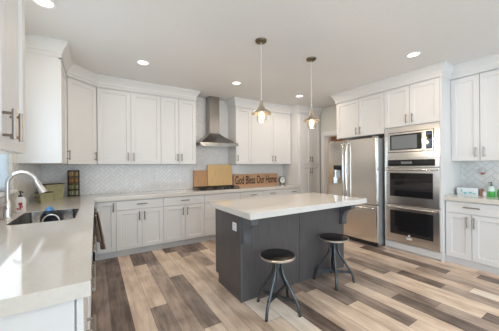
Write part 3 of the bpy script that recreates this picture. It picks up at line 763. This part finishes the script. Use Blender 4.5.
# wooden sign
t = thing('wooden_sign', 'long brown wooden sign with dark lettering God Bless Our Home', 'sign', (3.17, 4.715, CT1 + 0.002))
o = B(-0.61, 0.61, 0, 0.022, 0, 0.265, 0.003).build('board', M_SIGN, t)
fr = MB(); 
for a in ((-0.61, 0.61, -0.004, 0, 0, 0.014), (-0.61, 0.61, -0.004, 0, 0.251, 0.265), (-0.61, -0.597, -0.004, 0, 0.014, 0.251), (0.597, 0.61, -0.004, 0, 0.014, 0.251)): fr.box(*a)
fr.build('edge_border', M_BAMBOO2, t)
def lettering(txt, width, height, parent, loc, m, name='lettering', offs=0.0, shear=0.0):
    cu = bpy.data.curves.new('tmp', 'FONT'); cu.body = txt; cu.size = 1; cu.extrude = 0.0; cu.offset = offs; cu.shear = shear
    tmp = bpy.data.objects.new('tmp', cu); C.objects.link(tmp)
    bpy.context.view_layer.update()
    dg = bpy.context.evaluated_depsgraph_get()
    me = bpy.data.meshes.new_from_object(tmp.evaluated_get(dg))
    bpy.data.objects.remove(tmp); 
    xs = [v.co.x for v in me.vertices]; ys = [v.co.y for v in me.vertices]
    x0, x1, y0, y1 = min(xs), max(xs), min(ys), max(ys)
    for v in me.vertices:
        v.co = Vector((((v.co.x - x0) / (x1 - x0) - 0.5) * width, 0, ((v.co.y - y0) / (y1 - y0) - 0.5) * height))
    bmx = bmesh.new(); bmx.from_mesh(me)
    r = bmesh.ops.extrude_face_region(bmx, geom=bmx.faces[:])
    for e in r['geom']:
        if isinstance(e, bmesh.types.BMVert): e.co.y -= 0.0025
    bmesh.ops.recalc_face_normals(bmx, faces=bmx.faces); bmx.to_mesh(me); bmx.free()
    me.materials.clear(); me.materials.append(m)
    o = bpy.data.objects.new(name, me); C.objects.link(o); o.parent = parent; o.location = loc
    return o
lettering('God Bless Our Home', 1.15, 0.185, o, (0, -0.0003, 0.135), M_LETTER, offs=0.014)

# round clock with legs
t = thing('table_clock', 'small round black-rimmed clock at the right end of the wooden sign', 'clock', (3.895, 4.66, CT1))
def disc_y(r, y0, y1, seg=28, cz=0.10):
    return MB().loft([[(r * cos(2 * pi * k / seg), y, cz + r * sin(2 * pi * k / seg)) for k in range(seg)] for y in (y0, y1)], smooth=True)
mb = MB(); seg = 32
for (ra, ya), (rb, yb) in zip(((0.092, 0.03), (0.096, 0.0), (0.092, -0.006), (0.084, -0.002)), ((0.096, 0.0), (0.092, -0.006), (0.084, -0.002), (0.084, 0.02))):
    ringa = [(ra * cos(2 * pi * k / seg), ya, 0.10 + ra * sin(2 * pi * k / seg)) for k in range(seg)]
    ringb = [(rb * cos(2 * pi * k / seg), yb, 0.10 + rb * sin(2 * pi * k / seg)) for k in range(seg)]
    mb.loft([ringa, ringb], False, False, smooth=True)
mb.build('rim', M_IRON, t)
fc = disc_y(0.0845, 0.002, 0.028).build('face', M_FACE, t)
hm = MB()
for a, L in ((radians(60), 0.055), (radians(150), 0.04)):
    hm.tube([(0, -0.001, 0.10), (L * cos(a), -0.001, 0.10 + L * sin(a))], 0.004, 6)
hm.build('hands', M_IRON, fc)
tk = MB()
for k in range(12):
    a = 2 * pi * k / 12; tk.tube([(0.060 * cos(a), 0.0012, 0.10 + 0.060 * sin(a)), (0.072 * cos(a), 0.0012, 0.10 + 0.072 * sin(a))], 0.003, 6)
tk.build('hour_marks', M_IRON, fc)
for s in (-1, 1): MB().tube([(s * 0.05, 0.012, 0.022), (s * 0.065, 0.012, 0.0)], 0.007, 8).build('foot', M_IRON, t)

# ------------------------------------------------------------------ refrigerator
FX, fy0, fy1, FH = 3.97, 2.322, 3.305, 1.855
t = thing('refrigerator', 'stainless steel french-door refrigerator with water dispenser', 'refrigerator', (FX, fy1, 0), -pi / 2)
w = fy1 - fy0; mid = 0.405
B(0.006, w - 0.006, 0.075, WR - FX - 0.03, 0.03, FH - 0.012).build('body', M_FRIDGESIDE, t)
zs = 0.705
def fdoor(x0, x1, z0, z1, hole=None):
    mb = MB(); b = mb.bm
    if not hole:
        mb.box(x0, x1, 0.0, 0.07, z0, z1, 0.010)
    else:
        hx0, hx1, hz0, hz1 = hole
        mb.box(x0, hx0, 0, 0.07, z0, z1).box(hx1, x1, 0, 0.07, z0, z1).box(hx0, hx1, 0, 0.07, z0, hz0).box(hx0, hx1, 0, 0.07, hz1, z1)
    return mb
hole = (0.105, 0.315, 1.03, 1.40)
ld = fdoor(0.0, mid - 0.003, zs + 0.004, FH, hole).build('door', M_STEELV, t)
rd = fdoor(mid + 0.003, w, zs + 0.004, FH).build('door', M_STEELV, t)
fd = fdoor(0.0, w, 0.075, zs - 0.004).build('freezer_drawer', M_STEELV, t)
B(0.03, w - 0.03, 0.04, 0.075, 0.0, 0.068).build('base_grille', M_BLACK, t)
for x in (0.05, w - 0.05): B(x - 0.035, x + 0.035, 0.02, 0.11, FH + 0.0005, FH + 0.022, 0.004).build('hinge_cap', M_FRIDGESIDE, t)
dsp = (MB().box(hole[0], hole[1], 0.05, 0.069, hole[2], hole[3]).box(hole[0], hole[0] + 0.012, -0.004, 0.05, hole[2], hole[3]).box(hole[1] - 0.012, hole[1], -0.004, 0.05, hole[2], hole[3])
       .box(hole[0], hole[1], -0.004, 0.05, hole[2], hole[2] + 0.014).box(hole[0], hole[1], -0.004, 0.05, hole[3] - 0.012, hole[3])).build('dispenser', M_CHROME, ld)
B(hole[0] + 0.012, hole[1] - 0.012, -0.006, 0.045, hole[3] - 0.10, hole[3] - 0.012, 0.004).build('dispenser_display', M_BLACKGLASS, ld)
B(hole[0] + 0.06, hole[1] - 0.06, 0.01, 0.049, hole[2] + 0.12, hole[3] - 0.105, 0.004).build('dispenser_paddle', M_BLUEDISP, ld)
for d, x, s in ((ld, mid - 0.048, -1), (rd, mid + 0.048, 1)):
    pts = [(x, 0.004, 1.80), (x - s * 0.002, -0.045, 1.775), (x - s * 0.012, -0.062, 1.62), (x - s * 0.018, -0.068, 1.30), (x - s * 0.012, -0.062, 0.96), (x - s * 0.002, -0.045, 0.80), (x, 0.004, 0.775)]
    MB().tube(pts, 0.0165, 12).build('handle', M_CHROME, d)
pts = [(0.06, 0.004, 0.655), (0.08, -0.05, 0.652), (0.25, -0.062, 0.65), (w / 2, -0.064, 0.65), (w - 0.25, -0.062, 0.65), (w - 0.08, -0.05, 0.652), (w - 0.06, 0.004, 0.655)]
MB().tube(pts, 0.0165, 12).build('handle', M_CHROME, fd)

# ------------------------------------------------------------------ microwave and double oven in the tall housing
OY = 2.271; OW = OY - 1.492     # left (far) edge and width
t = thing('microwave', 'built-in stainless steel microwave above the double oven', 'microwave', (FT, OY, 1.49), -pi / 2)
H_ = 0.503
(MB().box(0, OW, -0.012, 0.006, 0, 0.095).box(0, OW, -0.012, 0.006, H_ - 0.082, H_).box(0, 0.058, -0.012, 0.006, 0.095, H_ - 0.082).box(OW - 0.066, OW, -0.012, 0.006, 0.095, H_ - 0.082)).build('trim_frame', M_STEEL, t)
B(0.03, OW - 0.05, 0.008, 0.45, 0.03, H_ - 0.03).build('body', M_BLACK, t)
ix0, ix1 = 0.062, OW - 0.070; z0, z1 = 0.100, H_ - 0.088
dr = B(ix0 + 0.004, ix1 - 0.138, -0.024, 0.006, z0 + 0.004, z1 - 0.004, 0.003).build('door', M_STEEL, t)
B(ix0 + 0.03, ix1 - 0.15, -0.0262, -0.0242, z0 + 0.035, z1 - 0.03, 0.0008).build('window', M_BLACKGLASS, dr)
B(ix0 + 0.055, ix1 - 0.215, -0.0280, -0.0264, z0 + 0.052, z1 - 0.055, 0.0006).build('mesh_screen', M_GREYGLASS, dr)
pn = B(ix1 - 0.134, ix1 - 0.004, -0.024, 0.006, z0 + 0.004, z1 - 0.004, 0.003).build('control_panel', M_STEEL, t)
B(ix1 - 0.098, ix1 - 0.018, -0.0258, -0.0242, z0 + 0.03, z1 - 0.025, 0.0006).build('touch_pad', M_BLACKGLASS, pn)
dsp = B(ix1 - 0.092, ix1 - 0.024, -0.0272, -0.0260, z1 - 0.078, z1 - 0.040, 0.0004).build('display', M_DISPLAY, pn)
kb = MB()
for r_ in range(5):
    for c_ in range(3): kb.box(ix1 - 0.090 + c_ * 0.023, ix1 - 0.073 + c_ * 0.023, -0.0268, -0.0260, z0 + 0.045 + r_ * 0.028, z0 + 0.060 + r_ * 0.028)
kb.build('keys', mat('key_blue_grey', srgb(110, 128, 158), 0.4), pn)

t = thing('double_oven', 'stainless steel double wall oven below the microwave', 'oven', (FT, OY, 0.127), -pi / 2)
zo = 0.127
B(0.02, OW - 0.03, 0.022, 0.55, 0.0, 1.335).build('body', M_BLACK, t)
cp = B(0, OW, -0.02, 0.02, 1.352 - zo, 1.486 - zo, 0.003).build('control_panel', M_STEEL, t)
B(0.055, OW - 0.055, -0.0215, -0.0202, 1.368 - zo, 1.468 - zo, 0.0006).build('touch_pad', M_BLACKGLASS, cp)
B(0.26, 0.42, -0.0225, -0.0216, 1.40 - zo, 1.44 - zo, 0.0003).build('display', M_GREYGLASS, cp)
def oven_door(z0, z1, wz0, wz1):
    d = B(0.0, OW, -0.028, 0.02, z0 - zo, z1 - zo, 0.004).build('door', M_STEEL, t)
    part_label(d, 'steel door with dark glass window')
    B(0.088, OW - 0.08, -0.0296, -0.0282, wz0 - zo, wz1 - zo, 0.0006).build('window', M_BLACKGLASS, d)
    hz = z1 - zo - 0.035
    mb = MB().tube([(0.03, -0.075, hz), (OW - 0.03, -0.075, hz)], 0.0145, 12)
    for x in (0.06, OW - 0.06): mb.tube([(x, -0.026, hz), (x, -0.075, hz)], 0.011, 8)
    mb.build('handle', M_CHROME, d)
    return d
oven_door(0.752, 1.345, 0.88, 1.258)
d = oven_door(0.14, 0.742, 0.27, 0.652)
MB().loft([[(0.375 + 0.017 * cos(2 * pi * k / 16), y, 0.275 - zo + 0.017 * sin(2 * pi * k / 16)) for k in range(16)] for y in (-0.0312, -0.0297)]).box(0.335, 0.415, -0.0297, -0.0283, 0.215 - zo, 0.245 - zo).build('badge', M_PLATE, d)

# ------------------------------------------------------------------ island
IX0, IX1, IY0, IY1 = 1.237, 2.86, 2.14, 2.755
ITB, ITT = 0.878, 0.94
t = thing('kitchen_island', 'charcoal-stained kitchen island base under the white top', 'island', ((IX0 + IX1) / 2, (IY0 + IY1) / 2, 0))
hw, hd = (IX1 - IX0) / 2, (IY1 - IY0) / 2
B(-hw + 0.02, hw - 0.02, -hd + 0.02, hd - 0.02, 0.09, ITB - 0.001).build('carcass', M_ISLAND, t)
# left end panel, notched at the toe space
MB().prism([(-hd, 0), (hd - 0.075, 0), (hd - 0.075, 0.10), (hd, 0.10), (hd, ITB - 0.001), (-hd, ITB - 0.001)], 0, -hw, -hw + 0.0195).build('end_panel', M_ISLAND, t)
MB().prism([(-hd, 0), (hd - 0.075, 0), (hd - 0.075, 0.10), (hd, 0.10), (hd, ITB - 0.001), (-hd, ITB - 0.001)], 0, hw - 0.0195, hw).build('end_panel', M_ISLAND, t)
sm = 2.043 - (IX0 + IX1) / 2
B(-hw + 0.0197, sm - 0.0025, -hd, -hd + 0.0195, 0, ITB - 0.001).build('front_panel', M_ISLAND, t)
B(sm + 0.0025, hw - 0.0197, -hd, -hd + 0.0195, 0, ITB - 0.001).build('front_panel', M_ISLAND, t)
B(-hw - 0.004, -hw + 0.012, -hd - 0.004, -hd + 0.012, 0, ITB - 0.001).build('corner_trim', M_ISLANDL, t)
B(-hw + 0.02, hw - 0.02, hd - 0.075, hd - 0.06, 0, 0.09).build('toe_kick', M_ISLANDTOE, t)
for k in range(3):
    xa = -hw + 0.022 + k * (2 * hw - 0.044) / 3; xb = xa + (2 * hw - 0.044) / 3
    dd = shaker(-xb + 0.002, -xa - 0.002, 0.095, ITB - 0.012).build('door', M_ISLAND, t)
    dd.location = (0, hd, 0); dd.rotation_euler = (0, 0, pi)
def corbel(xc):
    zt = ITB - 0.001 - 0.0; pr = []
    y0 = -hd - 0.0008
    outer = [(y0, zt), (y0, zt - 0.275), (y0 - 0.05, zt - 0.275), (y0 - 0.052, zt - 0.25), (y0 - 0.052, zt - 0.20)]
    for k in range(1, 9):
        a = radians(90 * k / 8); outer.append((y0 - 0.052 - 0.115 * (1 - cos(a)), zt - 0.20 + 0.135 * sin(a)))
    outer += [(y0 - 0.18, zt - 0.06), (y0 - 0.185, zt)]
    MB().prism(outer, 0, xc - 0.042, xc + 0.042).build('corbel', M_ISLANDL, t)
corbel(-hw + 0.048); corbel(hw - 0.05)
op = B(-hw - 0.0075, -hw - 0.0005, -hd + 0.12 - 0.035, -hd + 0.12 + 0.045, 0.705, 0.79, 0.002).build('outlet_plate', M_PLATE, t)
for z in (0.728, 0.767): B(-hw - 0.009, -hw - 0.0077, -hd + 0.125 - 0.015, -hd + 0.125 + 0.015, z - 0.012, z + 0.012, 0.0005).build('socket', M_TOE, op)
t = B(1.215, 3.06, 1.925, 2.875, ITB, ITT, 0.004).build('island_countertop', mat('island_quartz', (0.72, 0.69, 0.655), 0.10, coat=0.3, noise=0.03, nscale=45))
tag(t, 'thick white quartz slab on top of the charcoal island', 'countertop')

# ------------------------------------------------------------------ stools
def stool(label, x, y, rot, sh=0.53):
    t = thing('bar_stool', label, 'stool', (x, y, 0), rot, 'swivel stools at the island')
    s = MB().lathe([(0.0, sh - 0.010), (0.160, sh - 0.010), (0.166, sh - 0.004), (0.160, sh), (0.0, sh + 0.001)], seg=40, cap0=False, cap1=False)
    s = s.build('seat', M_STOOLSEAT, t)
    MB().lathe([(0.150, sh - 0.026), (0.171, sh - 0.024), (0.173, sh - 0.008), (0.1665, sh - 0.0055), (0.165, sh - 0.010), (0.150, sh - 0.010), (0.150, sh - 0.026)], seg=40, cap0=False, cap1=False).build('rim', M_RIM, s)
    MB().lathe([(0.0, sh - 0.040), (0.060, sh - 0.040), (0.060, sh - 0.0305), (0.149, sh - 0.0302), (0.149, sh - 0.012), (0, sh - 0.0115)], seg=24, cap0=False, cap1=False).build('seat_plate', M_STOOLMETAL, s)
    mb = MB(); pr = [(0.013, 0.27)]
    z = 0.275
    while z < sh - 0.042: pr += [(0.013, z), (0.0155, z + 0.004), (0.013, z + 0.008)]; z += 0.012
    pr.append((0.013, sh - 0.041)); mb.lathe(pr, seg=14); mb.build('screw_post', M_STOOLMETAL, t)
    MB().lathe([(0.026, 0.405), (0.036, 0.41), (0.036, 0.465), (0.026, 0.47), (0.0165, 0.47), (0.0165, 0.405), (0.026, 0.405)], seg=18, cap0=False, cap1=False).build('collar', M_STOOLMETAL, t)
    for k in range(4):
        a = pi / 2 * k + pi / 4; ca, sa = cos(a), sin(a)
        prof = [(0.044, 0.475), (0.044, 0.42)] + [(r, z) for r, z in bez2((0.045, 0.405), (0.050, 0.35), (0.085, 0.295), 5)] + [(0.135, 0.215)] + [(r, z) for r, z in bez2((0.175, 0.153), (0.210, 0.10), (0.215, 0.06), 5)] + [(0.222, 0.012)]
        l = MB().tube([(r * ca, r * sa, z) for r, z in prof], 0.0145, 10).build('leg', M_STOOLMETAL, t)
        MB().tube([(0.225 * ca, 0.225 * sa, 0.013), (0.2255 * ca, 0.2255 * sa, 0.0)], 0.0145, 10).build('foot', M_BLACK, l)
    for k in range(2):
        a = pi / 4 + pi / 2 * k; ca, sa = cos(a), sin(a); zc = 0.118 + 0.0305 * k
        L = 0.198; wd = 0.009; th = 0.0150
        mb = MB(); ring = []
        for s_ in (-1, 1):
            cxp, cyp = s_ * L * ca, s_ * L * sa
            ring.append([(cxp - sa * wd, cyp + ca * wd, zc - th), (cxp + sa * wd, cyp - ca * wd, zc - th), (cxp + sa * wd, cyp - ca * wd, zc + th), (cxp - sa * wd, cyp + ca * wd, zc + th)])
        mb.loft(ring).build('brace', M_STOOLMETAL, t)
    return t
stool('nearer round black metal stool at the left half of the island', 1.485, 1.86, radians(114 - 45))
stool('farther round black metal stool beside the right end of the island', 2.41, 1.945, radians(136 - 45))

# ------------------------------------------------------------------ lamps
def pendant(label, x, y):
    t = thing('pendant_lamp', label, 'pendant lamp', (x, y, CEIL), 0, 'pendants over the island')
    MB().lathe([(0.0, -0.026), (0.045, -0.026), (0.062, -0.018), (0.066, -0.0005), (0.0, -0.0005)], seg=28, cap0=False, cap1=False).build('canopy', M_BRONZE, t)
    MB().tube([(0, 0, -0.026), (0, 0, -0.70)], 0.0035, 8).build('cord', M_CORD, t)
    MB().lathe([(0.010, -0.685), (0.017, -0.695), (0.019, -0.72), (0.028, -0.735), (0.030, -0.775), (0.034, -0.78), (0.0, -0.785)], seg=20).build('socket', M_BRASS, t)
    sh = MB().lathe([(0.0305, -0.752), (0.040, -0.764), (0.050, -0.788), (0.085, -0.806), (0.113, -0.832), (0.115, -0.840), (0.112, -0.840), (0.083, -0.811), (0.048, -0.794), (0.034, -0.786)], seg=36, cap0=False, cap1=False)
    sh.build('shade', M_BRASS, t)
    MB().lathe([(0.038, -0.790), (0.052, -0.81), (0.056, -0.84), (0.056, -0.905), (0.047, -0.932), (0.0, -0.938)], seg=24, cap0=False, cap1=False).build('glass_jar', M_JAR, t)
    MB().lathe([(0.0, -0.786), (0.014, -0.79), (0.016, -0.82), (0.027, -0.852), (0.030, -0.872), (0.022, -0.898), (0.0, -0.908)], seg=18, cap0=False, cap1=False).build('bulb', M_BULB, t)
    ld_ = bpy.data.lights.new('bulb_light', 'POINT'); ld_.energy = 9; ld_.color = (1, 0.80, 0.55); ld_.shadow_soft_size = 0.035
    lo = bpy.data.objects.new('bulb_light', ld_); C.objects.link(lo); lo.parent = t; lo.location = (0, 0, -0.965)
pendant('nearer pendant lamp with brass cone shade, above the left half of the island', 1.608, 2.285)
pendant('farther pendant lamp with brass cone shade, above the right half of the island', 2.455, 2.325)

def downlight(label, x, y, power=5.0):
    t = thing('recessed_light', label, 'ceiling light', (x, y, CEIL), 0, 'recessed ceiling lights')
    MB().lathe([(0.066, -0.001), (0.088, -0.001), (0.086, -0.008), (0.068, -0.006), (0.066, -0.001)], seg=32, cap0=False, cap1=False).build('ring', M_TRIM, t)
    MB().lathe([(0.0, -0.004), (0.058, -0.004), (0.064, -0.001), (0.0, -0.001)], seg=32, cap0=False, cap1=False).build('lens', M_LED, t)
    d = bpy.data.lights.new('lamp', 'AREA'); d.shape = 'DISK'; d.size = 0.13; d.energy = power; d.color = (1.0, 0.84, 0.68)
    o = bpy.data.objects.new('lamp', d); C.objects.link(o); o.parent = t; o.location = (0, 0, -0.012)
for lab, x, y, pw in (('recessed ceiling light at the top left of the photo', -0.371, 2.733, 3), ('recessed ceiling light above the left part of the back cabinets', 0.558, 3.609, 3),
                  ('recessed ceiling light in front of the range hood', 2.06, 3.67, 4.5), ('recessed ceiling light between the farther pendant and the pantry', 3.55, 3.688, 9), ('recessed ceiling light in front of the microwave cabinet', 3.507, 1.543, 4.5)):
    downlight(lab, x, y, pw)
for lab, x, y in (('added unseen ceiling light behind the viewer on the left', 0.4, -0.9), ('added unseen ceiling light behind the viewer in the middle', 2.1, -0.9), ('added unseen ceiling light behind the viewer on the right', 3.6, -0.4)):
    downlight(lab, x, y, 8)  # unseen lights added behind the viewer to brighten the room
downlight('added unseen ceiling light in the hall beyond the doorway', 5.7, 3.9, 16)  # extra lamp out of view, added to light the hall

# ------------------------------------------------------------------ small things on the right counter
t = thing('tissue_box', 'long white card box with teal print on the right counter', 'box', (4.60, 1.315, CT1), -pi / 2 + radians(3))
bx_ = B(-0.115, 0.115, -0.055, 0.055, 0, 0.105, 0.002).build('box', M_PALEPRINT, t)
pm = MB()
for (x0, x1, z0, z1) in ((-0.07, -0.055, 0.045, 0.08), (-0.04, -0.005, 0.02, 0.045), (0.015, 0.055, 0.025, 0.05), (0.06, 0.095, 0.018, 0.035)): pm.box(x0, x1, -0.0565, -0.0553, z0, z1)
pm.build('print', M_TEAL, bx_)
t = tag(B(4.585, 4.655, 1.160, 1.186, CT1, CT1 + 0.095, 0.002).build('card_box', M_BROWN), 'narrow brown card box between the white box and the soap on the right counter', 'box')
t = thing('small_jar', 'small white lidded jar left of the green soap bottle', 'jar', (4.585, 1.125, CT1))
MB().lathe([(0.026, 0.0), (0.030, 0.004), (0.030, 0.045), (0.024, 0.05)], seg=18).build('jar', M_PLATE, t)
MB().lathe([(0.026, 0.0505), (0.026, 0.066), (0, 0.067)], seg=18).build('lid', M_SOAPW, t)
t = thing('soap_bottle', 'clear soap bottle with green liquid and green pump on the right counter', 'bottle', (4.57, 1.062, CT1))
MB().lathe([(0.034, 0.0), (0.037, 0.005), (0.037, 0.075)], seg=20).build('liquid', M_GREEN, t)
MB().lathe([(0.037, 0.0755), (0.037, 0.11), (0.025, 0.138), (0.015, 0.148)], seg=20).build('bottle', M_CLEARB, t)
MB().lathe([(0.016, 0.1485), (0.016, 0.165), (0.006, 0.167), (0.006, 0.188), (0.012, 0.19), (0.012, 0.20), (0, 0.201)], seg=12).tube([(0, 0, 0.195), (-0.03, 0.022, 0.192)], 0.005, 8).build('pump', M_GREEND, t)
t = thing('dish_soap_bottle', 'green squeeze bottle at the right edge of the photo on the counter', 'bottle', (4.60, 0.975, CT1))
MB().lathe([(0.032, 0.0), (0.036, 0.005), (0.036, 0.08), (0.030, 0.10), (0.014, 0.12)], seg=18).build('bottle', M_GREEN, t)
MB().lathe([(0.013, 0.1205), (0.012, 0.145), (0, 0.147)], seg=12).build('cap', M_PLATE, t)
# plug-in air freshener on the tiles
t = thing('air_freshener', 'small plug-in air freshener with rose liquid on the right backsplash tiles', 'air freshener', (WR - TB - 0.001, 1.205, 1.235), -pi / 2)
B(-0.028, 0.028, -0.035, 0.0, 0.03, 0.085, 0.008).build('plug_body', M_TOE, t)
B(-0.022, 0.022, -0.032, -0.004, 0.0, 0.0295, 0.006).build('vial', M_PINK, t)
# outlet on the back tiles
t = thing('wall_outlet', 'white outlet on the back tiles between corner and cooktop', 'outlet', (0.93, WB - TB - 0.0005, 1.14))
pl = B(-0.035, 0.035, -0.005, 0, 0, 0.115, 0.001).build('plate', M_PLATE, t)
for z in (0.035, 0.08): B(-0.014, 0.014, -0.0062, -0.0052, z - 0.014, z + 0.014, 0.0004).build('socket', M_TOE, pl)

# crate on a shelf in the hall
t = thing('wall_shelf', 'dark shelf high on the hall wall seen through the doorway', 'shelf', (HX1 - 0.002, 4.72, 2.07))
B(-0.28, 0.0, -0.46, 0.46, 0, 0.03).build('board', M_LETTER, t)
for y in (-0.3, 0.3): B(-0.2, 0.0, y - 0.012, y + 0.012, -0.12, -0.0005).build('bracket', M_LETTER, t)
t = thing('wooden_crate', 'brown wooden crate on the hall shelf beyond the doorway', 'crate', (HX1 - 0.15, 4.98, 2.1005))
mb = MB().box(-0.11, 0.11, -0.19, 0.19, 0, 0.012)
for x in (-0.11, 0.098):
    for z in (0.012, 0.09, 0.168): mb.box(x, x + 0.012, -0.19, 0.19, z, z + 0.065)
for y in (-0.19, 0.178): mb.box(-0.098, 0.098, y, y + 0.012, 0.012, 0.233)
mb.build('slats', M_HALLWOOD, t)
